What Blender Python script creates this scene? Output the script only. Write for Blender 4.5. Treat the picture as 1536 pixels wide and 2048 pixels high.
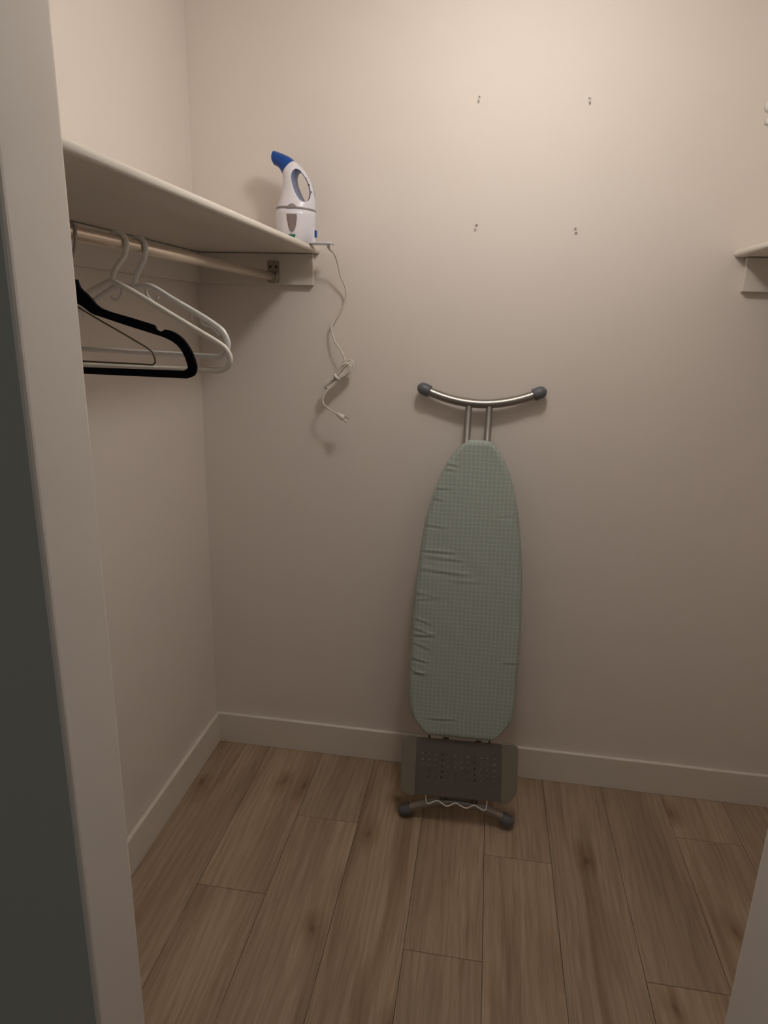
import bpy, bmesh, math, random
from mathutils import Vector, Matrix
random.seed(7)
for o in list(bpy.data.objects): bpy.data.objects.remove(o, do_unlink=True)
scene = bpy.context.scene
COL = scene.collection

# ------------------------------------------------------------------ camera
CAM = Vector((0.8988, -2.0402, 1.5)); YAW, PITCH, ROLL, FPX = 0.1472, -0.2776, -0.0285, 1339.9
RM = Matrix.Rotation(YAW, 3, 'Z') @ Matrix.Rotation(PITCH, 3, 'X') @ Matrix.Rotation(ROLL, 3, 'Y')
cd = bpy.data.cameras.new('camera'); cam = bpy.data.objects.new('camera', cd); COL.objects.link(cam)
rt, fw, up = RM.col[0], RM.col[1], RM.col[2]
m3 = Matrix((rt, up, -fw)).transposed()
cam.matrix_world = Matrix.Translation(CAM) @ m3.to_4x4()
cd.sensor_fit = 'VERTICAL'; cd.sensor_height = 24.0; cd.lens = FPX * 24.0 / 2048; cd.clip_start = 0.02
scene.camera = cam
# ------------------------------------------------------------------ world: the unlit room outside the closet
w = bpy.data.worlds.new('world'); scene.world = w; w.use_nodes = True
w.node_tree.nodes['Background'].inputs[0].default_value = (0.96, 1.0, 0.97, 1)
w.node_tree.nodes['Background'].inputs[1].default_value = 0.095
# ------------------------------------------------------------------ exposure
vs = scene.view_settings
vs.view_transform = 'Standard'; vs.look = 'None'; vs.gamma = 1.0; vs.use_curve_mapping = False; vs.exposure = 0.0
LAMP = 61.5            # strength of the ceiling lamp's glass
LAMPCOL = (1.0, 0.965, 0.915)

# ------------------------------------------------------------------ measuring helpers (a line of sight met with a known plane)
def ray(u, v): return (RM @ Vector(((u - 768) / FPX, 1, -(v - 1024) / FPX)))
def at(u, v, ax, val):
    d = ray(u, v); return CAM + d * ((val - CAM[ax]) / d[ax])
def atp(u, v, P, n):
    d = ray(u, v); return CAM + d * ((P - CAM).dot(n) / d.dot(n))

# ------------------------------------------------------------------ materials
def nodes(name):
    m = bpy.data.materials.new(name); m.use_nodes = True
    nt = m.node_tree; return m, nt, nt.nodes['Principled BSDF']
def mat(name, col, rough=0.5, metal=0.0, bump=None, spec=0.5, coat=0.0, var=0.0, vscale=6.0):
    m, nt, b = nodes(name)
    b.inputs['Base Color'].default_value = (*col, 1); b.inputs['Roughness'].default_value = rough
    b.inputs['Metallic'].default_value = metal; b.inputs['Specular IOR Level'].default_value = spec
    b.inputs['Coat Weight'].default_value = coat
    tc = nt.nodes.new('ShaderNodeTexCoord')
    if var:
        n = nt.nodes.new('ShaderNodeTexNoise'); n.inputs['Scale'].default_value = vscale; n.inputs['Detail'].default_value = 4
        nt.links.new(tc.outputs['Object'], n.inputs['Vector'])
        mx = nt.nodes.new('ShaderNodeMix'); mx.data_type = 'RGBA'
        mx.inputs[6].default_value = (*[c * (1 - var) for c in col], 1); mx.inputs[7].default_value = (*[min(1, c * (1 + var)) for c in col], 1)
        nt.links.new(n.outputs['Fac'], mx.inputs[0]); nt.links.new(mx.outputs[2], b.inputs['Base Color'])
    if bump:
        n = nt.nodes.new('ShaderNodeTexNoise'); n.inputs['Scale'].default_value = bump[0]; n.inputs['Detail'].default_value = 3
        nt.links.new(tc.outputs['Object'], n.inputs['Vector'])
        bp = nt.nodes.new('ShaderNodeBump'); bp.inputs['Strength'].default_value = bump[1]; bp.inputs['Distance'].default_value = bump[2]
        nt.links.new(n.outputs['Fac'], bp.inputs['Height']); nt.links.new(bp.outputs['Normal'], b.inputs['Normal'])
    return m

M_WALL = mat('wall_paint', (0.82, 0.744, 0.683), 0.75, bump=(150, 0.10, 0.0010), spec=0.3, var=0.012, vscale=2.5)
M_TRIM = mat('trim_paint', (0.79, 0.725, 0.65), 0.45, bump=(60, 0.1, 0.0008), spec=0.4)
M_SHELF = mat('shelf_paint', (0.76, 0.70, 0.63), 0.45, bump=(90, 0.2, 0.001), spec=0.4)
M_CEIL = mat('ceiling_paint', (0.88, 0.85, 0.80), 0.9, bump=(120, 0.3, 0.002), spec=0.2)
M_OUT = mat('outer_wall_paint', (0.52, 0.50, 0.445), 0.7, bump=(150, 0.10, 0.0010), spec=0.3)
M_STEEL = mat('brushed_steel', (0.36, 0.335, 0.31), 0.37, 1.0, bump=(400, 0.05, 0.0005))
M_LEG = mat('dull_leg_steel', (0.34, 0.31, 0.285), 0.46, 0.8, bump=(400, 0.05, 0.0005))
M_CAP = mat('dark_grey_plastic', (0.125, 0.130, 0.145), 0.45)
M_GREY = mat('grey_rest_plastic', (0.155, 0.135, 0.12), 0.5, bump=(300, 0.1, 0.0004))
M_GREYW = mat('grey_rest_wing', (0.25, 0.225, 0.18), 0.5, bump=(300, 0.1, 0.0004))
M_WIRE = mat('white_coated_wire', (0.85, 0.81, 0.74), 0.35)
M_DECK = mat('grey_enamel', (0.30, 0.30, 0.29), 0.5)
M_ROD = mat('satin_rod', (0.80, 0.70, 0.59), 0.30, 0.85, bump=(50, 0.1, 0.0006), var=0.06, vscale=14)
M_SOCK = mat('aged_bracket_metal', (0.36, 0.31, 0.25), 0.45, 0.35, var=0.15, vscale=60)
M_SCREW = mat('dark_screw', (0.08, 0.065, 0.05), 0.4, 0.6)
M_HANG = mat('white_hanger_plastic', (0.82, 0.77, 0.70), 0.35)
M_HANG2 = mat('cool_white_hanger_plastic', (0.80, 0.78, 0.76), 0.3)
M_VELVET = mat('black_velvet', (0.006, 0.006, 0.009), 0.95, bump=(700, 0.4, 0.0005), spec=0.1)
M_BRONZE = mat('bronze_wire', (0.10, 0.072, 0.04), 0.4, 0.5)
M_SWHITE = mat('steamer_white', (0.79, 0.765, 0.83), 0.30, spec=0.5)
M_SBLUE = mat('steamer_blue', (0.004, 0.062, 0.33), 0.22, spec=0.4)
M_SRIM = mat('steamer_pale_blue', (0.20, 0.25, 0.42), 0.35)
M_SGREY = mat('steamer_grey', (0.26, 0.24, 0.23), 0.45)
M_SWIN = mat('smoky_window', (0.22, 0.17, 0.165), 0.15, coat=0.5, var=0.25, vscale=18)
M_SGREEN = mat('green_print', (0.01, 0.16, 0.10), 0.4)
M_CORD = mat('white_cord', (0.76, 0.70, 0.63), 0.45)
M_BRASS = mat('plug_prong', (0.62, 0.55, 0.42), 0.3, 0.9)
M_PLUG = mat('anchor_plastic', (0.80, 0.77, 0.72), 0.4)
M_HOLE = mat('anchor_hole', (0.34, 0.29, 0.255), 0.8)
M_SUB = mat('subfloor', (0.09, 0.068, 0.05), 0.9)

def emission(name, col, s):
    m, nt, b = nodes(name)
    b.inputs['Base Color'].default_value = (0.9, 0.88, 0.85, 1)
    b.inputs['Emission Color'].default_value = (*col, 1); b.inputs['Emission Strength'].default_value = s
    return m
M_LAMP = emission('lamp_glass', LAMPCOL, LAMP)

def oak():
    m, nt, b = nodes('oak_planks'); N = nt.nodes; L = nt.links
    tc = N.new('ShaderNodeTexCoord'); oi = N.new('ShaderNodeObjectInfo')
    comb = N.new('ShaderNodeCombineXYZ')
    def mul(a, k):
        q = N.new('ShaderNodeMath'); q.operation = 'MULTIPLY'; L.new(a, q.inputs[0]); q.inputs[1].default_value = k; return q.outputs[0]
    L.new(mul(oi.outputs['Random'], 37.0), comb.inputs[0]); L.new(mul(oi.outputs['Random'], 91.0), comb.inputs[1]); L.new(mul(oi.outputs['Random'], 13.0), comb.inputs[2])
    add = N.new('ShaderNodeVectorMath'); add.operation = 'ADD'; L.new(tc.outputs['Object'], add.inputs[0]); L.new(comb.outputs[0], add.inputs[1])
    def noise(scale, sx, sy, det, dist=0.0, rough=0.5):
        mp = N.new('ShaderNodeMapping'); mp.inputs['Scale'].default_value = (sx, sy, 1); L.new(add.outputs[0], mp.inputs['Vector'])
        n = N.new('ShaderNodeTexNoise'); n.inputs['Scale'].default_value = scale; n.inputs['Detail'].default_value = det
        n.inputs['Distortion'].default_value = dist; n.inputs['Roughness'].default_value = rough
        L.new(mp.outputs[0], n.inputs['Vector']); return n.outputs['Fac']
    def ramp(fac, stops):
        r = N.new('ShaderNodeValToRGB'); L.new(fac, r.inputs[0]); e = r.color_ramp.elements
        e[0].position, e[0].color = stops[0][0], (*stops[0][1], 1); e[1].position, e[1].color = stops[-1][0], (*stops[-1][1], 1)
        for p, c in stops[1:-1]:
            k = e.new(p); k.color = (*c, 1)
        return r.outputs[0]
    def mix(a, c, fac, mode='MULTIPLY'):
        x = N.new('ShaderNodeMix'); x.data_type = 'RGBA'; x.blend_type = mode
        if isinstance(fac, float): x.inputs[0].default_value = fac
        else: L.new(fac, x.inputs[0])
        L.new(a, x.inputs[6])
        if isinstance(c, tuple): x.inputs[7].default_value = (*c, 1)
        else: L.new(c, x.inputs[7])
        return x.outputs[2]
    base = ramp(noise(1.0, 9, 1.3, 3, 0.3), [(0.3, OAK_D), (0.5, OAK_M), (0.72, OAK_L)])
    # cathedral rings: a wave warped by slow noise
    mp = N.new('ShaderNodeMapping'); mp.inputs['Scale'].default_value = (1.0, 0.10, 1); L.new(add.outputs[0], mp.inputs['Vector'])
    wv = N.new('ShaderNodeTexWave'); wv.inputs['Scale'].default_value = 14; wv.inputs['Distortion'].default_value = 14
    wv.inputs['Detail'].default_value = 2; wv.inputs['Detail Scale'].default_value = 1.0; L.new(mp.outputs[0], wv.inputs['Vector'])
    c = mix(base, ramp(wv.outputs['Fac'], [(0.1, (0.86, 0.84, 0.81)), (0.6, (1, 1, 1))]), 0.7)
    fine = noise(1.0, 260, 9, 2, 0, 0.6)
    c = mix(c, ramp(fine, [(0.35, (0.80, 0.78, 0.75)), (0.6, (1.04, 1.04, 1.04))]), 0.6)
    # dark streaks and knots
    streak = noise(1.0, 16, 1.6, 4, 0.8)
    c = mix(c, ramp(streak, [(0.54, (1, 1, 1)), (0.72, (0.66, 0.60, 0.52))]), 0.8)
    crack = noise(1.0, 60, 2.2, 2, 0.5)
    c = mix(c, ramp(crack, [(0.70, (1, 1, 1)), (0.76, (0.62, 0.55, 0.47))]), 0.7)
    fleck = noise(1.0, 120, 5, 2, 0.2)
    c = mix(c, ramp(fleck, [(0.60, (1, 1, 1)), (0.72, (1.14, 1.13, 1.11))]), 0.8)
    mp2 = N.new('ShaderNodeMapping'); mp2.inputs['Scale'].default_value = (2.9, 1.35, 1); L.new(add.outputs[0], mp2.inputs['Vector'])
    wn = N.new('ShaderNodeTexNoise'); wn.inputs['Scale'].default_value = 9; L.new(add.outputs[0], wn.inputs['Vector'])
    wa = N.new('ShaderNodeVectorMath'); wa.operation = 'SCALE'; L.new(wn.outputs['Color'], wa.inputs[0]); wa.inputs['Scale'].default_value = 0.16
    wb = N.new('ShaderNodeVectorMath'); wb.operation = 'ADD'; L.new(mp2.outputs[0], wb.inputs[0]); L.new(wa.outputs[0], wb.inputs[1])
    vo = N.new('ShaderNodeTexVoronoi'); vo.voronoi_dimensions = '2D'; vo.inputs['Scale'].default_value = 1.0; L.new(wb.outputs[0], vo.inputs['Vector'])
    c = mix(c, ramp(vo.outputs['Distance'], [(0.01, (0.45, 0.37, 0.30)), (0.035, (0.72, 0.66, 0.58)), (0.12, (1, 1, 1))]), 0.85)
    tint = ramp(oi.outputs['Random'], [(0.0, (0.93, 0.93, 0.93)), (1.0, (1.06, 1.05, 1.03))])
    c = mix(c, tint, 1.0)
    L.new(c, b.inputs['Base Color'])
    b.inputs['Roughness'].default_value = 0.48; b.inputs['Specular IOR Level'].default_value = 0.35
    bp = N.new('ShaderNodeBump'); bp.inputs['Strength'].default_value = 0.15; bp.inputs['Distance'].default_value = 0.0008
    L.new(fine, bp.inputs['Height']); L.new(bp.outputs['Normal'], b.inputs['Normal'])
    return m
OAK_D, OAK_M, OAK_L = (0.345, 0.248, 0.170), (0.425, 0.313, 0.220), (0.485, 0.366, 0.262)
M_OAK = oak()

def gingham():
    m, nt, b = nodes('sage_checked_cotton'); N = nt.nodes; L = nt.links
    tc = N.new('ShaderNodeTexCoord'); sp = N.new('ShaderNodeSeparateXYZ')
    wn = N.new('ShaderNodeTexNoise'); wn.inputs['Scale'].default_value = 7; wn.inputs['Detail'].default_value = 2; L.new(tc.outputs['Object'], wn.inputs['Vector'])
    sc = N.new('ShaderNodeVectorMath'); sc.operation = 'SCALE'; L.new(wn.outputs['Color'], sc.inputs[0]); sc.inputs['Scale'].default_value = 0.010
    ad = N.new('ShaderNodeVectorMath'); ad.operation = 'ADD'; L.new(tc.outputs['Object'], ad.inputs[0]); L.new(sc.outputs[0], ad.inputs[1])
    L.new(ad.outputs[0], sp.inputs[0])
    def stripe(out, per, duty):
        d = N.new('ShaderNodeMath'); d.operation = 'DIVIDE'; L.new(out, d.inputs[0]); d.inputs[1].default_value = per
        f = N.new('ShaderNodeMath'); f.operation = 'FRACT'; L.new(d.outputs[0], f.inputs[0])
        g = N.new('ShaderNodeMath'); g.operation = 'LESS_THAN'; L.new(f.outputs[0], g.inputs[0]); g.inputs[1].default_value = duty
        return g.outputs[0]
    a1 = stripe(sp.outputs['X'], 0.0125, 0.22); a2 = stripe(sp.outputs['Z'], 0.0125, 0.22)
    s = N.new('ShaderNodeMath'); s.operation = 'ADD'; L.new(a1, s.inputs[0]); L.new(a2, s.inputs[1])
    h = N.new('ShaderNodeMath'); h.operation = 'MULTIPLY'; L.new(s.outputs[0], h.inputs[0]); h.inputs[1].default_value = 0.5
    mx = N.new('ShaderNodeMix'); mx.data_type = 'RGBA'; L.new(h.outputs[0], mx.inputs[0])
    mx.inputs[6].default_value = (0.355, 0.400, 0.362, 1); mx.inputs[7].default_value = (0.48, 0.525, 0.465, 1)
    L.new(mx.outputs[2], b.inputs['Base Color']); b.inputs['Roughness'].default_value = 0.85; b.inputs['Specular IOR Level'].default_value = 0.2
    b.inputs['Sheen Weight'].default_value = 0.1
    n = N.new('ShaderNodeTexNoise'); n.inputs['Scale'].default_value = 30; n.inputs['Detail'].default_value = 3; L.new(tc.outputs['Object'], n.inputs['Vector'])
    bp = N.new('ShaderNodeBump'); bp.inputs['Strength'].default_value = 0.25; bp.inputs['Distance'].default_value = 0.004
    L.new(n.outputs['Fac'], bp.inputs['Height']); L.new(bp.outputs['Normal'], b.inputs['Normal'])
    return m
M_PAD = gingham()

# ------------------------------------------------------------------ mesh helpers
def link(name, me, m=None, parent=None, mtx=None, smooth=False):
    o = bpy.data.objects.new(name, me); COL.objects.link(o)
    if m is not None and not me.materials: me.materials.append(m)
    if parent is not None: o.parent = parent
    if mtx is not None: o.matrix_local = mtx
    if smooth:
        for p in me.polygons: p.use_smooth = True
    return o
def tag(o, label, cat, group=None):
    o['label'] = label; o['category'] = cat
    if group: o['group'] = group
    return o
def struct(o): o['kind'] = 'structure'; return o
def empty(name, loc=(0, 0, 0), mtx=None):
    o = bpy.data.objects.new(name, None); o.empty_display_size = 0.05; COL.objects.link(o)
    if mtx is not None: o.matrix_world = mtx
    else: o.location = loc
    return o
def mesh(name, vs_, fs, smooth=False):
    me = bpy.data.meshes.new(name); me.from_pydata([tuple(v) for v in vs_], [], fs); me.update()
    bm = bmesh.new(); bm.from_mesh(me); bmesh.ops.recalc_face_normals(bm, faces=bm.faces); bm.to_mesh(me); bm.free()
    if smooth:
        for p in me.polygons: p.use_smooth = True
    return me
def boxmesh(name, x0, x1, y0, y1, z0, z1, bev=0.0, seg=2, sel=None):
    bm = bmesh.new(); bmesh.ops.create_cube(bm, size=1)
    for v in bm.verts: v.co = Vector(((x0 + x1) / 2 + v.co.x * (x1 - x0), (y0 + y1) / 2 + v.co.y * (y1 - y0), (z0 + z1) / 2 + v.co.z * (z1 - z0)))
    if bev:
        es = [e for e in bm.edges if sel is None or sel((e.verts[0].co + e.verts[1].co) / 2, e.verts[1].co - e.verts[0].co)]
        bmesh.ops.bevel(bm, geom=es, offset=bev, segments=seg, affect='EDGES', profile=0.5)
    me = bpy.data.meshes.new(name); bm.to_mesh(me); bm.free(); return me
def box(name, x0, x1, y0, y1, z0, z1, m, parent=None, bev=0.0, seg=2, sel=None):
    return link(name, boxmesh(name, x0, x1, y0, y1, z0, z1, bev, seg, sel), m, parent)
def catmull(P, n=8, closed=False):
    P = [Vector(p) for p in P]; out = []; k = len(P)
    rng = range(k) if closed else range(k - 1)
    for i in rng:
        if closed: a, b, c, d = P[i - 1], P[i], P[(i + 1) % k], P[(i + 2) % k]
        else: a, b, c, d = P[max(i - 1, 0)], P[i], P[i + 1], P[min(i + 2, k - 1)]
        for j in range(n):
            t = j / n
            out.append(0.5 * ((2 * b) + (c - a) * t + (2 * a - 5 * b + 4 * c - d) * t * t + (3 * b - a - 3 * c + d) * t ** 3))
    if not closed: out.append(P[-1])
    return out
def tubemesh(name, P, r, seg=12, closed=False, cap=True, flat=1.0, flatdir=None):
    """round (or flattened) tube along a polyline; r a number or a list"""
    P = [Vector(p) for p in P]; n = len(P); V = []; F = []
    T = []
    for i in range(n):
        a = P[i - 1] if (closed or i > 0) else P[i]; b = P[(i + 1) % n] if (closed or i < n - 1) else P[i]
        T.append((b - a).normalized())
    nrm = T[0].orthogonal().normalized() if flatdir is None else (Vector(flatdir) - T[0] * T[0].dot(Vector(flatdir))).normalized()
    for i in range(n):
        if flatdir is not None: nrm = (Vector(flatdir) - T[i] * T[i].dot(Vector(flatdir)))
        else: nrm = nrm - T[i] * nrm.dot(T[i])
        nrm.normalize(); bn = T[i].cross(nrm)
        rr = r[i] if isinstance(r, (list, tuple)) else r
        for k in range(seg):
            a = 2 * math.pi * k / seg; V.append(P[i] + nrm * (rr * flat * math.cos(a)) + bn * (rr * math.sin(a)))
    for i in range(n if closed else n - 1):
        j = (i + 1) % n
        for k in range(seg):
            l = (k + 1) % seg; F.append((i * seg + k, i * seg + l, j * seg + l, j * seg + k))
    if cap and not closed:
        F.append(tuple(range(seg - 1, -1, -1))); F.append(tuple((n - 1) * seg + k for k in range(seg)))
    return mesh(name, V, F, True)
def tube(name, P, r, m, parent=None, **kw): return link(name, tubemesh(name, P, r, **kw), m, parent)
def lathe(name, prof, m, parent=None, seg=32, mtx=None):
    """profile of (radius, z) turned about local z"""
    V = []; F = []
    for (r, z) in prof:
        for k in range(seg):
            a = 2 * math.pi * k / seg; V.append((r * math.cos(a), r * math.sin(a), z))
    for i in range(len(prof) - 1):
        for k in range(seg):
            l = (k + 1) % seg; F.append((i * seg + k, i * seg + l, (i + 1) * seg + l, (i + 1) * seg + k))
    F.append(tuple(range(seg))); F.append(tuple((len(prof) - 1) * seg + k for k in range(seg)))
    return link(name, mesh(name, V, F, True), m, parent, mtx)
def slab(name, outline, y0, y1, m, parent=None, bev=0.0):
    """polygon in (x, z) given thickness from y0 to y1"""
    bm = bmesh.new(); vsx = [bm.verts.new((x, y0, z)) for x, z in outline]
    f = bm.faces.new(vsx); r = bmesh.ops.extrude_face_region(bm, geom=[f])
    for v in [g for g in r['geom'] if isinstance(g, bmesh.types.BMVert)]: v.co.y = y1
    bmesh.ops.recalc_face_normals(bm, faces=bm.faces)
    if bev:
        es = [e for e in bm.edges if abs(e.verts[0].co.y - e.verts[1].co.y) < 1e-6]
        bmesh.ops.bevel(bm, geom=es, offset=bev, segments=2, affect='EDGES', profile=0.5)
    me = bpy.data.meshes.new(name); bm.to_mesh(me); bm.free()
    return link(name, me, m, parent)

# ================================================================== THE SETTING
XW, YF, TF, HC = 1.91, -1.282, 0.115, 2.39          # right wall, inner face of the front wall, its thickness, ceiling
YO = YF - TF
JL, JR, HD = 0.419, 1.275, 2.04                       # door opening
BT, BH = 0.014, 0.116
struct(box('wall_back', -0.12, XW + 0.12, 0, 0.12, 0, HC + 0.1, M_WALL))
struct(box('wall_left', -0.12, 0, YF, 0, 0, HC + 0.1, M_WALL))
struct(box('wall_right', XW, XW + 0.12, YF, 0, 0, HC + 0.1, M_WALL))
struct(box('ceiling', 0, XW, YF, 0, HC, HC + 0.1, M_CEIL))
# front wall with the doorway: plain plaster return with rounded corners, its outer face painted for the room outside
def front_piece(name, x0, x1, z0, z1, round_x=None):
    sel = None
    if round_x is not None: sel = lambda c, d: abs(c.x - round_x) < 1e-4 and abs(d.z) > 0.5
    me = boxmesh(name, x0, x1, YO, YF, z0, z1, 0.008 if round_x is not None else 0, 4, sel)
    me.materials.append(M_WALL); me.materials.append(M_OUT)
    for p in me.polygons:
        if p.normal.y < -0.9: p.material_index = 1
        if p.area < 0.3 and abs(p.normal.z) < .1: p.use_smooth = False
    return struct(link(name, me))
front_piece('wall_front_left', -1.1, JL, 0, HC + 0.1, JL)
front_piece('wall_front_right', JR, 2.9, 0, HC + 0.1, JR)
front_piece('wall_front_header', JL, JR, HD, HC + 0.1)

# ---- baseboards
topf = lambda c, d: abs(c.z - BH) < 1e-4
struct(box('baseboard_back', 0, XW, -BT, 0, 0.001, BH, M_TRIM, bev=0.004, seg=3, sel=topf))
struct(box('baseboard_left', 0, BT, YF, -BT, 0.001, BH, M_TRIM, bev=0.004, seg=3, sel=topf))
struct(box('baseboard_right', XW - BT, XW, YF, -BT, 0.001, BH, M_TRIM, bev=0.004, seg=3, sel=topf))
struct(box('baseboard_front_left', BT, JL - 0.03, YF, YF + BT, 0.001, BH, M_TRIM, bev=0.004, seg=3, sel=topf))
struct(box('baseboard_front_right', JR + 0.03, XW - BT, YF, YF + BT, 0.001, BH, M_TRIM, bev=0.004, seg=3, sel=topf))

# ---- floor: oak planks running towards the back wall, each a piece of its own
floor = struct(box('floor', -1.1, 2.9, -3.2, 0.12, -0.05, -0.012, M_SUB))
PW, PX0, PLEN, GAP = 0.1942, 0.3973, 1.22, 0.0009
joint = {-1: -0.6402, 0: -0.3325, 2: -0.738, 3: -0.3888, 5: -0.7207, 1: -1.10, 4: -1.05, 6: -0.21, 7: -0.95, -2: -0.97, -3: -0.2}
cache = {}
def plank(row, ya, yb):
    L = round(yb - ya - GAP, 4)
    if L < 0.02: return
    if L not in cache:
        bev = 0.0008
        cache[L] = boxmesh('plank', -PW / 2 + GAP / 2, PW / 2 - GAP / 2, 0, L, -0.012, 0, bev, 1, lambda c, d: abs(c.z) < 1e-5)
        cache[L].materials.append(M_OAK)
    o = link('plank', cache[L], None, floor); o.location = (PX0 + (row + 0.5) * PW, ya + GAP / 2, 0)
for row in range(-7, 12):
    y = joint.get(row, -0.15 - 0.37 * (row % 3))
    edges = [0.10]
    while y > -3.1: edges.append(y); y -= PLEN
    edges.append(-3.15)
    for a, b in zip(edges[1:], edges[:-1]): plank(row, a, b)

# ---- ceiling lamp above the frame, the only lamp of the closet
lamp = empty('ceiling_lamp', (0.925, -0.685, HC))
lathe('lamp_base', [(0.062, 0.0), (0.064, -0.006), (0.060, -0.030), (0.044, -0.055), (0.040, -0.092), (0.036, -0.098)], M_TRIM, lamp)
GR, GV = 0.076, 0.045
dome = [(0.034, -0.094)] + [(GR * math.cos(t), -0.138 - GV * math.sin(t)) for t in [-1.05 + i * (math.pi / 2 + 1.05) / 18 for i in range(18)]] + [(0.002, -0.138 - GV)]
lathe('lamp_glass', dome, M_LAMP, lamp)
tag(lamp, 'frosted glass globe lamp on a white holder on the closet ceiling', 'lamp')

# ================================================================== SHELVES, CLEATS, ROD
ZS, TS, DS, CT, CH = 1.6835, 0.0165, 0.385, 0.019, 0.088
def shelf_board(name, x0, x1, nose, z):
    me = boxmesh(name, x0, x1, YF, -0.0015, z, z + TS, 0.007, 4, lambda c, d: abs(c.x - nose) < 1e-4 and abs(d.y) > 0.5)
    o = link(name, me, M_SHELF); return o
tag(shelf_board('closet_shelf', 0.0015, DS, DS, ZS), 'white painted shelf board on the left wall carrying the garment steamer', 'shelf')
tag(shelf_board('closet_shelf', XW - DS, XW - 0.0015, XW - DS, ZS + 0.007), 'empty white shelf board at the right edge above head height', 'shelf')
def cleat(x0, x1, y0, y1, z, label):
    o = box('shelf_cleat', x0, x1, y0, y1, z - CH, z - 0.0015, M_SHELF, None, 0.0012, 2); tag(o, label, 'cleat', 'white support strips under the shelves')
cleat(CT, 0.368, -CT, 0, ZS, 'white wooden strip on the back wall holding the rod bracket')
cleat(0, CT, YF, 0, ZS, 'white wooden strip along the left wall behind the hangers')
cleat(XW - 0.354, XW - CT, -CT, 0, ZS + 0.007, 'white wooden strip on the back wall under the right shelf')
cleat(XW - CT, XW, YF, 0, ZS + 0.007, 'white wooden strip along the right wall under the right shelf')
RX, RZ, RR = 0.2487, 1.6176, 0.0112
rod = empty('closet_rod', (RX, 0, RZ))
tube('rod_tube', [(0, YF + 0.004, 0), (0, -CT - 0.004, 0)], RR, M_ROD, rod, seg=24)
tag(rod, 'pale satin metal hanging rod under the left shelf', 'rod')
def socket(y, sgn, label):
    s = empty('rod_bracket', (RX, y, RZ))
    # flat plate with rounded corners
    out = []
    for cx, cz, a0 in ((0.0125, 0.039, 0), (-0.0125, 0.039, 90), (-0.0125, -0.012, 180), (0.0125, -0.012, 270)):
        for k in range(4):
            a = math.radians(a0 + 30 * k); out.append((cx + 0.0055 * math.cos(a), cz + 0.0055 * math.sin(a)))
    slab('plate', out, 0, sgn * 0.0025, M_SOCK, s, 0.0006)
    arc = [(0.0145 * math.cos(t), sgn * 0.008, 0.0145 * math.sin(t)) for t in [math.pi + math.pi * i / 14 for i in range(15)]]
    arc = [(-0.0145, sgn * 0.008, 0.012)] + arc + [(0.0145, sgn * 0.008, 0.012)]
    tube('cup', arc, 0.0058, M_SOCK, s, flat=0.35, seg=10)
    for dx, dz in ((-0.009, 0.027), (0.009, 0.027)):
        mt = Matrix.Translation((dx, sgn * 0.0025, dz)) @ Matrix.Rotation(math.radians(90) * (1 if sgn < 0 else -1), 4, 'X')
        lathe('screw', [(0.0042, 0), (0.0040, 0.0008), (0.0024, 0.0016), (0.0006, 0.0018)], M_SCREW, s, 12, mt)
    tag(s, label, 'bracket')
socket(-CT, -1, 'aged metal rod bracket screwed to the strip on the back wall')
socket(YF, 1, 'aged metal rod bracket on the inner side of the front wall')

# ================================================================== HANGERS (traced in the plane each one hangs in)
def hang_plane(y0, th):
    """frame of a hanger: origin under the rod, x along the shoulders, y across, z up"""
    return Matrix.Translation((RX, y0, RZ)) @ Matrix.Rotation(th, 4, 'Z')
def loc2(mt, u, v):
    n = mt.col[1].to_3d(); P = mt.translation; q = mt.inverted() @ atp(u, v, P, n); return (q.x, q.z)
def hook_path(neck, side=1, r=0.0158):
    """neck -> up the shank on the +x side -> over the rod -> tip on the far side"""
    pts = [neck, (neck[0] * 0.55 + 0.001, neck[1] * 0.66), (0.010 * side, -0.022)]
    for i in range(9):
        a = math.radians(-20 + 28 * i); pts.append((r * math.cos(a) * side, r * math.sin(a) - (r - RR - 0.0046)))
    return [(x, 0, z) for x, z in pts]

# -- front white tube hanger
mt = hang_plane(-0.885, 0.0); h = empty('plastic_hanger', mtx=mt)
tr = [loc2(mt, *q) for q in [(222, 561), (262, 581), (340, 628), (400, 664), (438, 687)]]
nk = (-0.017, tr[0][1])
cor = [loc2(mt, *q) for q in [(452, 699), (460, 716), (456, 732), (442, 741)]]
zb = cor[-1][1]; xe = cor[-1][0]
right = [nk] + tr[1:] + cor; hx = nk[0]
loop = catmull([(x, 0, z) for x, z in right], 6) + [(0.06, 0, zb - 0.001)]
full = loop + [Vector((2 * hx - p.x, 0, p.z)) for p in [Vector(q) for q in reversed(loop)]][:-1]
tube('body', full, 0.0051, M_HANG, h, seg=12, closed=True)
tube('hook', catmull(hook_path((hx, nk[1] - 0.002), r=0.0165), 5), 0.0046, M_HANG, h)
tag(h, 'white plastic tube hanger nearest the black one, its shoulder reaching furthest right', 'hanger', 'white plastic hangers on the rod')

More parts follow.
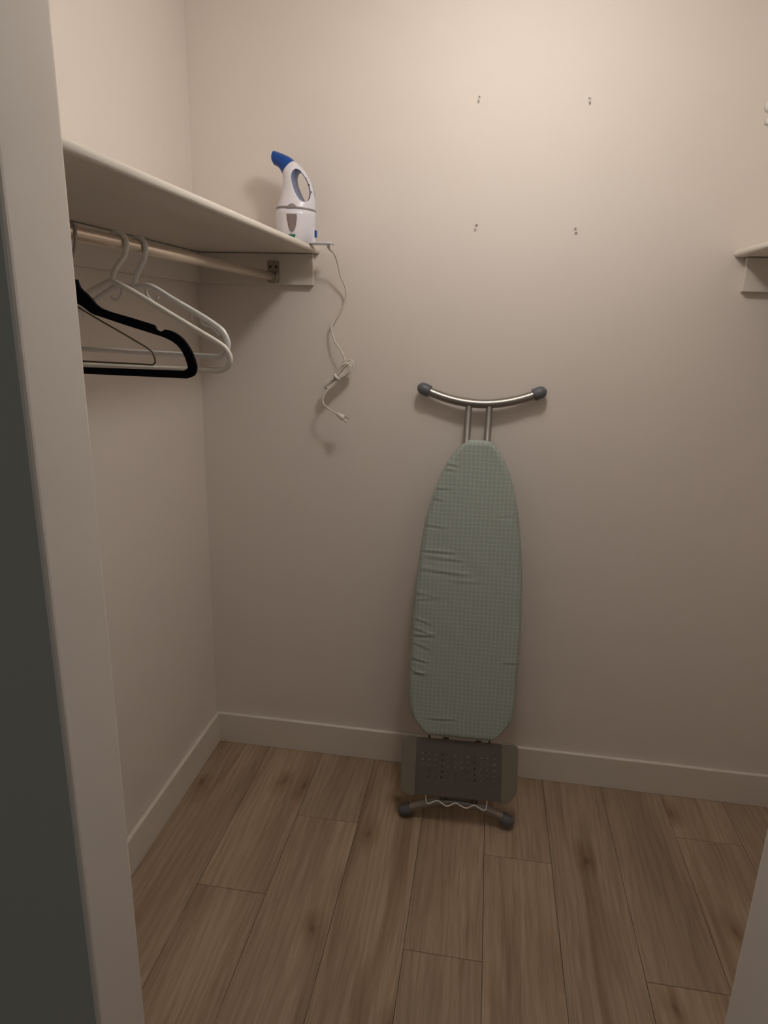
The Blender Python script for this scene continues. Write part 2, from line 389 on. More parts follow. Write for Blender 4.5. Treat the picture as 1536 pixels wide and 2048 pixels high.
# -- rear white hanger with strap hooks, turned a little on the rod
mt = hang_plane(-0.812, math.radians(-17)); h = empty('plastic_hanger', mtx=mt)
tr = [loc2(mt, *q) for q in [(300, 572), (345, 598), (400, 630), (436, 654)]]
cor = [loc2(mt, *q) for q in [(449, 668), (456, 688), (452, 705), (438, 714)]]
nk = loc2(mt, 267, 575); hx = nk[0]
loop = catmull([(x, 0, z) for x, z in [nk] + tr + cor], 6) + [(0.05, 0, cor[-1][1])]
full = loop + [Vector((2 * hx - p.x, 0, p.z)) for p in [Vector(q) for q in reversed(loop)]][:-1]
tube('body', full, 0.0050, M_HANG2, h, seg=12, closed=True)
tube('hook', catmull(hook_path((hx, nk[1] - 0.002), r=0.0165), 5), 0.0046, M_HANG2, h)
for s in (1, -1):
    a = tr[0]
    tube('strap_hook', catmull([(hx + s * (a[0] - hx - 0.012), 0, a[1] + 0.002), (hx + s * (a[0] - hx - 0.010), 0, a[1] - 0.014), (hx + s * (a[0] - hx + 0.000), 0, a[1] - 0.024), (hx + s * (a[0] - hx + 0.012), 0, a[1] - 0.025), (hx + s * (a[0] - hx + 0.018), 0, a[1] - 0.020)], 5), 0.0026, M_HANG2, h, seg=8)
    b_ = tr[2]
    tube('strap_rib', catmull([(hx + s * (b_[0] - hx + 0.002), 0, b_[1] + 0.0), (hx + s * (b_[0] - hx + 0.004), 0, b_[1] - 0.014), (hx + s * (b_[0] - hx + 0.014), 0, b_[1] - 0.018), (hx + s * (b_[0] - hx + 0.026), 0, b_[1] - 0.020), (hx + s * (b_[0] - hx + 0.042), 0, b_[1] - 0.034)], 5), 0.0022, M_HANG2, h, seg=8)
    tube('strap_peg', [(hx + s * (b_[0] - hx - 0.018), 0, b_[1] + 0.008), (hx + s * (b_[0] - hx - 0.019), 0, b_[1] - 0.010)], 0.0022, M_HANG2, h, seg=8)
tag(h, 'white plastic hanger with small strap hooks, hanging furthest back', 'hanger', 'white plastic hangers on the rod')

# -- black velvet hanger
mt = hang_plane(-1.03, 0.0); h = empty('velvet_hanger', mtx=mt)
def tz(pts): return [loc2(mt, 100 + x / 3.84, 380 + y / 3.84) for x, y in pts]
outer = tz([(235, 750), (300, 812), (370, 890), (450, 930), (620, 980), (780, 1030), (806, 1042), (820, 1070), (850, 1088), (875, 1080), (892, 1072), (960, 1095), (1030, 1150), (1090, 1240), (1120, 1320), (1128, 1375), (1108, 1425), (1055, 1447)])
inner = tz([(250, 890), (330, 950), (400, 975), (600, 1042), (800, 1105), (900, 1140), (980, 1190), (1030, 1260), (1058, 1335), (1062, 1368), (1030, 1388)])
ob = tz([(300, 1412)])[0]; ib = tz([(300, 1362)])[0]
topz = outer[0][1] + 0.012; itop = inner[0][1] + 0.006
outr = [(0.010, topz)] + [p for p in outer if p[0] > 0.012] + [(0.0, ob[1])]
def smooth2(P): return [(q.x, q.z) for q in catmull([(x, 0, z) for x, z in P], 3)]
outr = smooth2(outr[:-1]) + outr[-1:]
inr = [(0.0, itop)] + [p for p in inner if p[0] > 0.008] + [(0.0, ib[1])]
inr = inr[:1] + smooth2(inr[1:-1]) + inr[-1:]
def mirror_loop(r_, drop_last):
    l = [(-x, z) for x, z in reversed(r_) if abs(x) > 1e-6]; return r_ + l
OL = mirror_loop(outr, 0); IL = mirror_loop(inr, 0)
bm = bmesh.new(); TH = 0.003
def ring(L, y): return [bm.verts.new((x, y, z)) for x, z in L]
rings = [(ring(OL, -TH), ring(IL, -TH)), (ring(OL, TH), ring(IL, TH))]
for A, B in rings:
    es = []
    for L in (A, B):
        for i in range(len(L)): es.append(bm.edges.new((L[i], L[(i + 1) % len(L)])))
    bmesh.ops.triangle_fill(bm, use_beauty=True, edges=es)
for k in (0, 1):
    A, B = rings[0][k], rings[1][k]
    for i in range(len(A)): bm.faces.new((A[i], A[(i + 1) % len(A)], B[(i + 1) % len(A)], B[i]))
bmesh.ops.recalc_face_normals(bm, faces=bm.faces)
me = bpy.data.meshes.new('body'); bm.to_mesh(me); bm.free(); link('body', me, M_VELVET, h)
tube('hook', catmull(hook_path((0, topz - 0.002), r=0.0150), 5), 0.0022, M_STEEL, h)
tag(h, 'flat black velvet hanger with shoulder notches in front of the white ones', 'hanger')

# -- bronze wire hanger
mt = hang_plane(-1.10, math.radians(-8)); h = empty('wire_hanger', mtx=mt)
q = [loc2(mt, 100 + x / 3.84, 380 + y / 3.84) for x, y in [(252, 922), (400, 1010), (600, 1125), (740, 1208), (785, 1242), (805, 1295), (808, 1325), (790, 1343)]]
nk = (0.0, q[0][1] + q[0][0] * 0.52)
loop = [Vector((nk[0], 0, nk[1]))] + [Vector((x, 0, z)) for x, z in q] + [Vector((0.05, 0, q[-1][1]))]
full = loop + [Vector((-p.x, 0, p.z)) for p in reversed(loop)][:-1]
tube('body', full, 0.0013, M_BRONZE, h, seg=8, closed=True)
tube('hook', catmull(hook_path((0, nk[1] - 0.001), r=0.0138), 5), 0.0012, M_BRONZE, h, seg=8)
tag(h, 'thin bronze wire hanger, smallest of the hangers, closest to the doorway', 'hanger')

# ================================================================== IRONING BOARD leaning on the back wall
B0 = Vector((0.8894, -0.2705, 0.0142)); T0 = Vector((0.8785, -0.0255, 1.312))
vax = (T0 - B0).normalized(); uax = Vector((1, 0.012, 0)); uax = (uax - vax * uax.dot(vax)).normalized(); nax = uax.cross(vax).normalized()   # nax points into the room
if nax.y > 0: nax = -nax
BM = Matrix((uax, -nax, vax)).transposed().to_4x4(); BM.translation = B0
BMi = BM.inverted()
def bl(u, v, n):                                       # pixel -> (x, z) in the board's frame at height n above the leg plane
    q_ = BMi @ atp(u, v, B0 + nax * n, nax); return (q_.x, q_.z)
ib_ = empty('ironing_board', mtx=BM)
tag(ib_, 'ironing board with sage checked cover leaning against the back wall', 'ironing board')
# foot bars (arcs), rubber caps, leg tubes
def footbar(px, r, name):
    P = [bl(u, v, 0.0) for u, v in px]
    a, mid, b = P[0], P[1], P[2]
    pts = []
    for i in range(25):
        t = i / 24; x = (1 - t) * a[0] + t * b[0]; zc = (1 - t) * a[1] + t * b[1]; sag = mid[1] - (a[1] + b[1]) / 2
        pts.append(Vector((x, 0, zc + sag * (1 - (2 * t - 1) ** 2))))
    o = tube(name, pts, r, M_STEEL, ib_, seg=16)
    for e, nx in ((0, 2), (24, 22)):
        d = (pts[e] - pts[nx]).normalized(); rc = r * 1.38
        p0 = pts[e] - d * 0.026
        path = [p0, p0 + d * 0.002, p0 + d * 0.022, p0 + d * 0.030, p0 + d * 0.036, p0 + d * 0.040]
        tube('rubber_cap', path, [rc * 0.93, rc, rc, rc * 0.9, rc * 0.62, rc * 0.2], M_CAP, o, seg=16)
    return pts
tp = footbar([(844, 776), (965, 808), (1084, 784)], 0.0130, 'top_foot_bar')
bp_ = footbar([(806, 1620), (912, 1604), (1018, 1643)], 0.0137, 'bottom_foot_bar')
for px in ((938, 812), (979, 812)):
    x, z = bl(*px, 0.0); x2, z2 = bl(px[0] - 5, 884, 0.0)
    k = (x2 - x) / (z2 - z); tube('leg_tube', [(x, 0, z), (x + k * (0.30 - z), 0, 0.30)], 0.0102, M_LEG, ib_, seg=14)
for px in ((884, 1610), (949, 1615)):
    x, z = bl(*px, 0.0); tube('leg_tube', [(x, 0, z - 0.004), (x, 0, 1.0)], 0.0102, M_LEG, ib_, seg=14)
tube('pivot_rod', [(-0.055, 0, 0.62), (0.075, 0, 0.62)], 0.005, M_STEEL, ib_, seg=10)
# outline of the cover at its edge height
NE = 0.030
LE = [(846, 1458), (833, 1447), (824, 1434), (817, 1412), (815, 1382), (817, 1340), (820, 1300), (824, 1245), (829, 1185), (833, 1150), (840, 1100), (849, 1043), (860, 1003), (872, 970), (883, 945), (894, 924), (905, 908), (918, 893), (935, 882)]
RE = [(1012, 1461), (1022, 1449), (1027, 1434), (1031, 1405), (1033, 1380), (1037, 1340), (1040, 1300), (1043, 1245), (1045, 1190), (1045, 1150), (1043, 1095), (1039, 1042), (1034, 1005), (1027, 972), (1021, 950), (1012, 926), (1005, 911), (996, 896), (981, 884)]
LP = [bl(u, v, NE) for u, v in LE]; RP = [bl(u, v, NE) for u, v in RE]
zbot = bl(932, 1479, NE)[1]; ztop = bl(957, 879, NE)[1]
def interp(P, z):
    P = sorted(P, key=lambda q: q[1])
    if z <= P[0][1]: return P[0][0]
    for a, b in zip(P, P[1:]):
        if a[1] <= z <= b[1]:
            t = (z - a[1]) / max(1e-9, b[1] - a[1]); return a[0] * (1 - t) + b[0] * t
    return P[-1][0]
zl0 = max(LP[0][1], RP[0][1]); zl1 = min(LP[-1][1], RP[-1][1])
def edges_at(z):
    l = interp(LP, z); r = interp(RP, z); c = (l + r) / 2
    if z < zl0:
        l0, r0 = interp(LP, zl0), interp(RP, zl0); c = (l0 + r0) / 2; hw = (r0 - l0) / 2
        k = max(0, (z - zbot) / (zl0 - zbot)); hw *= 0.60 * min(1, k * 6) ** 0.5 + 0.40 * k ** 0.55; return c - hw, c + hw
    if z > zl1:
        l0, r0 = interp(LP, zl1), interp(RP, zl1); c = (l0 + r0) / 2; hw = (r0 - l0) / 2
        k = max(0, (ztop - z) / (ztop - zl1)); hw *= (1 - (1 - k) ** 2) ** 0.5; return c - hw, c + hw
    return l, r
NZ, NS = 300, 72
WR = []                                                # creases in the cover: (z, x from left edge, length, slope, depth, width)
def crease(u, v, ln, sl, dp, wd): x, z = bl(u, v, NE); WR.append((x, z, ln, sl, dp, wd))
for a in [(885, 926, .05, -.06, .0022, .004), (880, 936, .05, -.04, .0018, .004), (868, 975, .055, .0, .0018, .004), (855, 992, .05, -.12, .0015, .005), (848, 1046, .07, -.1, .0014, .005),
          (845, 1098, .10, -.02, .0022, .005), (850, 1110, .12, -.05, .0016, .005), (838, 1134, .16, -.06, .0020, .006), (832, 1182, .06, -.1, .0018, .005), (836, 1195, .07, .1, .0016, .005),
          (834, 1234, .045, -.30, .0024, .004), (832, 1254, .05, -.25, .0026, .004), (832, 1266, .06, .02, .0034, .0045), (830, 1282, .05, -.3, .0020, .005), (826, 1312, .05, -.2, .0024, .004),
          (824, 1336, .045, -.28, .0030, .004), (826, 1343, .04, .1, .0024, .004), (858, 1432, .09, .04, .0020, .005), (1010, 1322, .06, .02, .0018, .004), (1000, 1030, .05, .1, .0012, .005), (905, 1160, .1, .03, .0010, .006)]:
    crease(*a)
V = []; F = []
zs = []
for i in range(NZ + 1):
    t = i / NZ; t = t - 0.06 * math.sin(2 * math.pi * t) / (2 * math.pi) * 2   # denser at both ends
    zs.append(zbot + (ztop - zbot) * t)
random.seed(3)
for z in zs:
    l, r = edges_at(z); hw = max(1e-4, (r - l) / 2); c = (l + r) / 2
    dend = min(z - zbot, ztop - z)
    for j in range(NS + 1):
        s = math.sin(math.pi / 2 * (2 * j / NS - 1)); x = c + s * hw
        d = min(hw * (1 - abs(s)), dend * 0.9); q_ = min(1, d / 0.017)
        n = 0.018 + 0.026 * math.sqrt(max(0, 1 - (1 - q_) ** 2))
        fade = min(1, d / 0.004)
        for (wx, wz, ln, sl, dp, wd) in WR:
            ux = x - wx
            if -0.01 < ux < ln:
                env = math.sin(math.pi * (ux + 0.01) / (ln + 0.01)) ** 0.7
                e = (z - (wz + sl * ux + 0.25 * sl * ux * ux / ln)) / wd
                if abs(e) < 4: n += dp * fade * env * (math.exp(-e * e) - 0.8 * math.exp(-(e + 1.6) ** 2))
        n += fade * 0.0006 * math.sin(x * 61 + z * 23) * math.sin(z * 47 + 1.3)
        V.append((x, -n, z))
for i in range(NZ):
    for j in range(NS):
        a = i * (NS + 1) + j; F.append((a, a + 1, a + NS + 2, a + NS + 1))
# closed back
nb = len(V)
for z in zs:
    l, r = edges_at(z); V.append((l, -0.018, z)); V.append((r, -0.018, z))
for i in range(NZ):
    a = nb + 2 * i; F.append((a, a + 2, a + 3, a + 1))
link('padded_cover', mesh('padded_cover', V, F, True), M_PAD, ib_)
deck = []
for k in range(41):
    z = zbot + 0.012 + (ztop - zbot - 0.024) * k / 40; l, r = edges_at(z); deck.append((l + 0.010, r - 0.010, z))
slab('deck', [(l, z) for l, r, z in deck] + [(r, z) for l, r, z in reversed(deck)], -0.0175, -0.0125, M_DECK, ib_)

# iron rest: perforated panel with two side wings and a wire hook
NR = 0.030
rest = empty('iron_rest'); rest.parent = ib_
pa = [bl(833, 1474, NR), bl(1005, 1489, NR), bl(1002, 1604, NR), bl(829, 1588, NR)]       # TL TR BR BL
def bil(s, t):                                          # s 0..1 left-right, t 0..1 bottom-top
    tl, tr_, br, bl_ = pa
    x = (bl_[0] * (1 - s) + br[0] * s) * (1 - t) + (tl[0] * (1 - s) + tr_[0] * s) * t
    z = (bl_[1] * (1 - s) + br[1] * s) * (1 - t) + (tl[1] * (1 - s) + tr_[1] * s) * t
    return x, z
bm = bmesh.new()
NCX, NCZ = 12, 5
def key(s, t): return (round(s, 5), round(t, 5))
vc = {}
def vert(s, t):
    k = key(s, t)
    if k not in vc: x, z = bil(s, t); vc[k] = bm.verts.new((x, -NR, z))
    return vc[k]
sx = [0.0] + [0.045 + 0.907 / NCX * i for i in range(NCX + 1)] + [1.0]
tz_ = [0.0] + [0.28 + 0.50 / NCZ * i for i in range(NCZ + 1)] + [1.0]
for i in range(len(sx) - 1):
    for j in range(len(tz_) - 1):
        s0, s1, t0, t1 = sx[i], sx[i + 1], tz_[j], tz_[j + 1]
        if 1 <= i <= NCX and 1 <= j <= NCZ:
            cs, ct_ = (s0 + s1) / 2, (t0 + t1) / 2
            hs, ht = (s1 - s0) * 0.20, (t1 - t0) * 0.20
            hexa = [(cs + hs * math.cos(a), ct_ + ht * math.sin(a)) for a in [math.radians(45 + 45 * k) for k in range(8)]]
            H8 = [vert(*h_) for h_ in hexa]
            C4 = [vert(s1, t1), vert(s0, t1), vert(s0, t0), vert(s1, t0)]
            for k in range(4):
                a, m_, b = H8[2 * k], H8[2 * k + 1], H8[(2 * k + 2) % 8]
                bm.faces.new((C4[k], C4[(k + 1) % 4], b, m_, a))
        else: bm.faces.new((vert(s0, t0), vert(s1, t0), vert(s1, t1), vert(s0, t1)))
r_ = bmesh.ops.extrude_face_region(bm, geom=list(bm.faces))
for v in [g for g in r_['geom'] if isinstance(g, bmesh.types.BMVert)]: v.co.y += 0.003
bmesh.ops.recalc_face_normals(bm, faces=bm.faces)
me = bpy.data.meshes.new('perforated_panel'); bm.to_mesh(me); bm.free(); link('perforated_panel', me, M_GREY, rest)
def wing(px, flip):
    P = [bl(u, v, NR) for u, v in px]
    P = [(q.x, q.z) for q in catmull([(x, 0, z) for x, z in P], 4)]
    slab('side_wing', P, -NR - 0.0015, -NR + 0.006, M_GREYW, rest, 0.0012)
wing([(834, 1473), (815, 1472), (806, 1476), (804, 1490), (801, 1560), (801, 1575), (806, 1585), (818, 1589), (829, 1590)], 0)
wing([(1004, 1488), (1024, 1489), (1034, 1494), (1036, 1508), (1033, 1575), (1028, 1594), (1018, 1605), (1008, 1607), (1001, 1606)], 1)
zz = [(440, 1018), (441, 1060), (450, 1085), (468, 1089), (500, 1078), (548, 1062), (590, 1085), (640, 1115), (685, 1102), (727, 1085), (775, 1112), (825, 1135), (865, 1122), (905, 1105), (950, 1133), (995, 1155), (1014, 1146), (1022, 1125), (1025, 1080)]
zz = [bl(760 + x / 4.8, 1380 + y / 4.8, 0.024) for x, y in zz]
zp = [(zz[0][0], -0.025, zz[0][1] + 0.02)] + [(x, -0.024, z) for x, z in zz] + [(zz[-1][0], -0.025, zz[-1][1] + 0.02)]
tube('wire_hook', catmull(zp, 3), 0.0019, M_WIRE, rest, seg=8)
for u, v in ((859, 1466), (979, 1478)):
    x, z = bl(u, v, 0.026); tube('rest_rod', [(x, -0.026, z + 0.03), (x, -0.026, z - 0.03)], 0.0028, M_SCREW, rest, seg=8)
a, b = bl(861, 1470, 0.028), bl(978, 1482, 0.028)
tube('cross_wire', [(a[0], -0.028, a[1]), (b[0], -0.028, b[1])], 0.0016, M_WIRE, rest, seg=8)

# ================================================================== GARMENT STEAMER on the left shelf
SY = -0.092
def st(x, y, dy=0.0):                                   # crop pixel -> world x, z in the steamer's middle plane (dy towards the room)
    q_ = at(460 + x / 7.68, 280 + y / 7.68, 1, SY - dy); return q_.x, q_.z
ZT = ZS + TS
steam = empty('garment_steamer', (0.335, SY, ZT))
SO = Vector((0.335, SY, ZT))
def loft(name, secs, m, parent, seg=40, capends=True):
    """secs: (left xz, right xz, half depth); elliptical sections between two contour points"""
    V = []; F = []
    for (l, r, d) in secs:
        c = ((l[0] + r[0]) / 2, (l[1] + r[1]) / 2); h_ = ((r[0] - l[0]) / 2, (r[1] - l[1]) / 2)
        for k in range(seg):
            a = 2 * math.pi * k / seg; V.append((c[0] + h_[0] * math.cos(a) - SO.x, d * math.sin(a), c[1] + h_[1] * math.cos(a) - SO.z))
    n = len(secs)
    for i in range(n - 1):
        for k in range(seg):
            l_ = (k + 1) % seg; F.append((i * seg + k, i * seg + l_, (i + 1) * seg + l_, (i + 1) * seg + k))
    if capends: F.append(tuple(range(seg))); F.append(tuple((n - 1) * seg + k for k in range(seg)))
    return link(name, mesh(name, V, F, True), m, parent)
def base_pt(p): return (p[0], max(ZT + 0.0005, p[1]))
xl0, xr0 = st(735, 1400)[0], st(1290, 1400)[0]
tankL = [(xl0 + .010, ZT + 0.0008), (xl0 + 0.002, ZT + 0.006), st(727, 1380), st(722, 1250), st(722, 1150), st(727, 1075)]
tankR = [(xr0 - .010, ZT + 0.0008), (xr0 - 0.001, ZT + 0.006), st(1298, 1400), st(1305, 1290), st(1309, 1190), st(1309, 1112)]
tankD = [0.042, 0.048, 0.050, 0.052, 0.0525, 0.0525]
tank = loft('water_tank', list(zip(tankL, tankR, tankD)), M_SWHITE, steam)
bandL = [st(727, 1077), st(722, 1068), st(726, 1052), st(736, 1042)]; bandR = [st(1309, 1114), st(1312, 1105), st(1311, 1090), st(1307, 1080)]
loft('seam_band', list(zip(bandL, bandR, [0.0525, 0.0535, 0.0535, 0.0525])), M_SGREY, steam)
upL = [st(735, 1044), st(748, 1000), st(768, 930), st(792, 840), st(808, 750), st(819, 660), st(822, 610), st(815, 545)]
upR = [st(1308, 1082), st(1310, 1030), st(1306, 950), st(1292, 860), st(1268, 745), st(1215, 600), st(1130, 455), st(1000, 325)]
upD = [0.0525, 0.050, 0.046, 0.042, 0.038, 0.034, 0.031, 0.028]
def dense(A, n=5): return [(q.x, q.z) for q in catmull([(x, 0, z) for x, z in A], n)]
uD = [q.x for q in catmull([(d, 0, 0) for d in upD], 5)]
body = loft('body', list(zip(dense(upL), dense(upR), uD)), M_SWHITE, steam)
# grip opening cut right through the body
gp = [(1050, 470), (1010, 505), (990, 570), (992, 630), (1010, 710), (1050, 820), (1100, 910), (1150, 968), (1200, 985), (1245, 965), (1268, 900), (1266, 810), (1240, 705), (1200, 612), (1150, 540), (1100, 487)]
gp = [(x - 6, y) if x > 1100 else (x, y) for x, y in gp]
G = dense([st(x, y) for x, y in gp + gp[:1]], 4)[:-1]
cut = slab('grip_cutter', [(x - SO.x, z - SO.z) for x, z in G], -0.09, 0.09, M_SRIM, steam)
body.data.materials.append(M_SRIM)
md = body.modifiers.new('grip', 'BOOLEAN'); md.object = cut; md.operation = 'DIFFERENCE'; md.solver = 'EXACT'
try: md.material_mode = 'TRANSFER'
except Exception: pass
bpy.context.view_layer.update()
dg = bpy.context.evaluated_depsgraph_get()
nm = bpy.data.meshes.new_from_object(body.evaluated_get(dg)); body.modifiers.clear()
old = body.data; body.data = nm
bpy.data.objects.remove(cut, do_unlink=True)
# pale blue lining of the opening
cx_, cz_ = sum(x for x, z in G) / len(G), sum(z for x, z in G) / len(G)
V = []; F = []; K = len(G)
for yy, sc_ in ((-0.038, 1.0), (-0.030, 0.93), (0.030, 0.93), (0.038, 1.0)):
    for x, z in G: V.append((cx_ + (x - cx_) * sc_ - SO.x, yy * (0.55 + 0.45 * min(1, max(0, (ZT + 0.20 - z) / 0.14))), cz_ + (z - cz_) * sc_ - SO.z))
for i in range(3):
    for k in range(K): F.append((i * K + k, i * K + (k + 1) % K, (i + 1) * K + (k + 1) % K, (i + 1) * K + k))
link('grip_lining', mesh('grip_lining', V, F, True), M_SRIM, steam)
# three dark dots on the grip
for x, y in ((1165, 590), (1216, 690), (1252, 800)):
    q_ = st(x, y, 0.024); mtx = Matrix.Translation((q_[0] - SO.x, -0.024, q_[1] - SO.z)) @ Matrix.Rotation(math.radians(90), 4, 'X')
    lathe('grip_rivet', [(0.0016, -0.002), (0.0016, 0.001), (0.0009, 0.0018)], M_SCREW, steam, 10, mtx)
# blue nozzle
nl = [st(815, 545), st(795, 495), st(765, 445), st(722, 405), st(682, 385), st(655, 340), st(650, 325)]
nr = [st(1000, 325), st(925, 265), st(850, 228), st(780, 200), st(720, 178), st(682, 167), st(668, 172)]
nd = [0.0283, 0.027, 0.025, 0.0225, 0.020, 0.0175, 0.014]
nD = [q.x for q in catmull([(d, 0, 0) for d in nd], 5)]
noz = loft('steam_nozzle', list(zip(dense(nl), dense(nr), nD)), M_SBLUE, steam)
# front details follow the tank's curved surface
def on_front(x, y, L, R, D, lift=0.0006):
    """crop pixel -> point on the elliptical front: solve with two fixed-point steps"""
    d = 0.05
    for _ in range(6):
        X, Z = st(x, y, d)
        pts = sorted(zip([l[1] for l in L], L, R, D)); best = min(pts, key=lambda q: abs((q[1][1] + q[2][1]) / 2 - Z))
        c = (best[1][0] + best[2][0]) / 2; h_ = (best[2][0] - best[1][0]) / 2
        e = max(-0.98, min(0.98, (X - c) / h_)); d = best[3] * math.sqrt(1 - e * e)
    return (X - SO.x, -d - lift, Z - SO.z)
AL, AR, AD = tankL[2:] + dense(upL), tankR[2:] + dense(upR), tankD[2:] + uD
def decal(name, outline, m, lift, parent, rows=8):
    """closed crop-pixel shape given as left/right edges per row"""
    V = []; F = []; C = 8
    for (y, xa, xb) in outline:
        for j in range(C + 1): V.append(on_front(xa + (xb - xa) * j / C, y, AL, AR, AD, lift))
    for i in range(len(outline) - 1):
        for j in range(C): a = i * (C + 1) + j; F.append((a, a + 1, a + C + 2, a + C + 1))
    me = mesh(name, V, F, True); o = link(name, me, m, parent)
    md_ = o.modifiers.new('thick', 'SOLIDIFY'); md_.thickness = 0.0012; md_.offset = 0
    return o
decal('window_frame', [(1124, 864, 1040), (1150, 868, 1037), (1220, 876, 1033), (1300, 888, 1022), (1360, 902, 1010), (1400, 922, 992), (1420, 942, 972), (1426, 950, 962)], M_SWHITE, 0.0004, steam)
decal('water_window', [(1132, 872, 1033), (1160, 874, 1031), (1220, 880, 1028), (1300, 893, 1018), (1355, 907, 1004), (1392, 927, 985), (1412, 944, 967)], M_SWIN, 0.0012, steam)
decal('logo', [(1447, 898, 1008), (1462, 905, 1006), (1475, 925, 1003), (1488, 955, 998), (1502, 985, 990)], M_SGREEN, 0.0008, steam)
decal('release_button', [(1046, 868, 1036), (1030, 876, 1028), (1005, 892, 1010), (985, 918, 985), (975, 938, 965)], M_SGREY, 0.0012, steam)
# power switch on the right side and foot plate with cord guard
q_ = st(1325, 1445, 0.0); sw = box('power_switch', q_[0] - SO.x - 0.012, q_[0] - SO.x + 0.0015, -0.006, 0.006, q_[1] - SO.z - 0.0095, q_[1] - SO.z + 0.0095, M_SBLUE, steam, 0.002, 2)
q2 = st(1300, 1420); box('switch_housing', q2[0] - SO.x - 0.02, q2[0] - SO.x + 0.0015, -0.012, 0.012, 0.002, q2[1] - SO.z + 0.014, M_SWHITE, steam, 0.004, 3)
xa, xb = st(1225, 1590)[0] - SO.x, st(1590, 1600)[0] - SO.x
foot = [(xa - 0.03, -0.024), (xb - 0.012, -0.024), (xb, -0.012), (xb, 0.012), (xb - 0.012, 0.024), (xa - 0.03, 0.024)]
bm = bmesh.new(); f_ = bm.faces.new([bm.verts.new((x, y, 0.0006)) for x, y in foot]); r_ = bmesh.ops.extrude_face_region(bm, geom=[f_])
for v in [g for g in r_['geom'] if isinstance(g, bmesh.types.BMVert)]: v.co.z = 0.0046
bmesh.ops.recalc_face_normals(bm, faces=bm.faces)
bmesh.ops.bevel(bm, geom=list(bm.edges), offset=0.001, segments=2, affect='EDGES')
me = bpy.data.meshes.new('foot_plate'); bm.to_mesh(me); bm.free(); link('foot_plate', me, M_SWHITE, steam)
tag(steam, 'white handheld garment steamer with blue nozzle standing on the left shelf', 'steamer')
# cord: down the wall in a lazy wave, bundled, plug hanging free
def cp(x, y, dist): q = at(600 + x / 4.267, 460 + y / 4.267, 1, -dist); return q - SO
cpts = [cp(238, 142, .090), cp(250, 160, .088), cp(290, 200, .075), cp(322, 285, .052), cp(345, 390, .036), cp(383, 475, .026), cp(394, 550, .020), cp(372, 630, .014), cp(335, 712, .010), cp(292, 775, .012), cp(268, 822, .020), cp(277, 880, .026), cp(300, 958, .032), cp(345, 1022, .036), cp(382, 1105, .040), cp(385, 1150, .042)]
tube('power_cord', catmull(cpts, 6), 0.0025, M_CORD, steam, seg=8)
# strain relief where the cord leaves the foot
tube('cord_guard', [cpts[0] + Vector((0, 0, 0.004)), cpts[1], cpts[1].lerp(cpts[2], 0.6)], [0.0040, 0.0038, 0.0029], M_CORD, steam, seg=10)
random.seed(5)
A_, B_ = cp(448, 1120, .040), cp(215, 1365, .048)
ax = (A_ - B_); ln = ax.length; ax.normalize(); side = Vector((0, 1, 0)).cross(ax).normalized()
for k in range(7):
    wv_ = 0.0035 + 0.0021 * k; off = Vector((0, -0.003 * (k % 3) + 0.002, 0)); lp = []
    s0 = 0.010 * (k % 2); s1 = ln - 0.006 * (k % 3)
    for i in range(24):
        t = 2 * math.pi * i / 24; f_ = 0.5 - 0.5 * math.cos(t); w_ = math.sin(t)
        al = s0 + (s1 - s0) * f_; pinch = 0.30 + 0.70 * min(1, abs(al - ln * 0.45) / (ln * 0.40))
        lp.append(B_ + ax * al + side * (w_ * wv_ * pinch * 1.5) + off + Vector((0, 0.002 * math.sin(3 * t + k), 0)))
    tube('cord_loop', lp, 0.0024, M_CORD, steam, seg=8, closed=True)
c_ = B_ + ax * (ln * 0.45)
tie = [c_ + (side * math.cos(t) * 0.0085 + Vector((0, 1, 0)) * math.sin(t) * 0.0100) for t in [2 * math.pi * i / 18 for i in range(18)]]
tube('cord_tie', tie, 0.0042, M_PLUG, steam, seg=8, closed=True)
tail = [cp(345, 1235, .048), cp(300, 1300, .050), cp(240, 1360, .054), cp(205, 1410, .058), cp(195, 1450, .060), cp(206, 1490, .062), cp(260, 1535, .064), cp(312, 1567, .066)]
tube('cord_tail', catmull(tail, 6), 0.0027, M_CORD, steam, seg=8)
pl0, pl1 = cp(308, 1562, .066), cp(375, 1608, .068); pd = (pl1 - pl0)
pg = tube('plug', [pl0, pl0 + pd * .25, pl0 + pd * .6, pl0 + pd * .9, pl1], [0.0038, 0.0062, 0.0086, 0.0094, 0.0078], M_CORD, steam, seg=12)
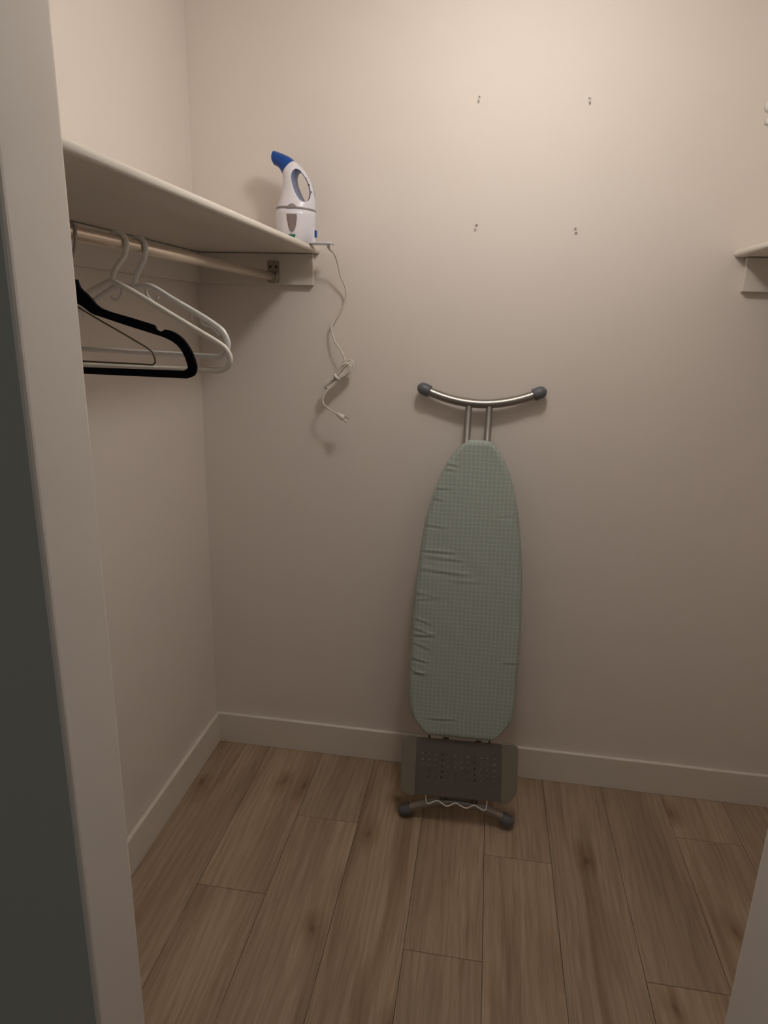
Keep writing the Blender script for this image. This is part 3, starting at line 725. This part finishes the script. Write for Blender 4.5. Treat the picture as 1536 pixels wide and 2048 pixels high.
pn = pd.normalized(); ps = Vector((0, 1, 0)).cross(pn).normalized()
for s in (-1, 1):
    b0_ = pl1 + ps * (0.0060 * s); tube('prong', [b0_ - pn * 0.002, b0_ + pn * 0.013], 0.0021, M_BRASS, pg, seg=8, flat=0.4)

# ================================================================== WALL ANCHORS left in the back wall
def anchor(px, label, group, dots, raised):
    o = at(px[0], px[1], 1, 0.0); e = empty('wall_anchor', (o.x, 0, o.z))
    for (dx, dz, r, kind) in dots:
        mtx = Matrix.Translation((dx, 0, dz)) @ Matrix.Rotation(math.radians(90), 4, 'X')
        if kind == 'hole':
            rg = lathe('rim', [(r, 0.0), (r * 1.05, 0.0012), (r * 0.75, 0.0016), (r * 0.62, 0.0006)], M_WALL, e, 16, mtx)
            lathe('hole', [(r * 0.62, 0.0004), (r * 0.60, 0.0009)], M_HOLE, e, 14, mtx)
        else:
            lathe('plug', [(r, 0.0), (r, raised * .7), (r * .7, raised), (r * .2, raised * 1.05)], M_PLUG, e, 16, mtx)
    tag(e, label, 'wall anchor', group)
k = 0.00146
anchor((958, 199), 'upper left wall anchor of the four on the back wall', 'wall anchors in the back wall', [(0.0008, 0.0062, .0042, 'hole'), (-0.0004, 0.0, .0032, 'plug'), (-0.0008, -0.0056, .0040, 'hole')], 0.004)
anchor((1179, 202), 'upper right wall anchor of the four on the back wall', 'wall anchors in the back wall', [(-0.0006, 0.0058, .0042, 'hole'), (0.0004, 0.0002, .0032, 'plug'), (0.0016, -0.0058, .0042, 'hole')], 0.004)
anchor((952, 455), 'lower left wall anchor of the four on the back wall', 'wall anchors in the back wall', [(0.0012, 0.0055, .0052, 'hole'), (-0.0022, -0.0058, .0040, 'hole')], 0.003)
anchor((1151, 462), 'lower right wall anchor of the four on the back wall', 'wall anchors in the back wall', [(-0.0010, 0.0060, .0046, 'hole'), (0.0018, -0.0050, .0046, 'hole')], 0.003)
anchor((1537, 218), 'white raised wall plug cut off by the right picture edge above the shelf', None, [(0.001, 0.004, .0125, 'plug'), (0.003, -0.030, .008, 'plug')], 0.012)
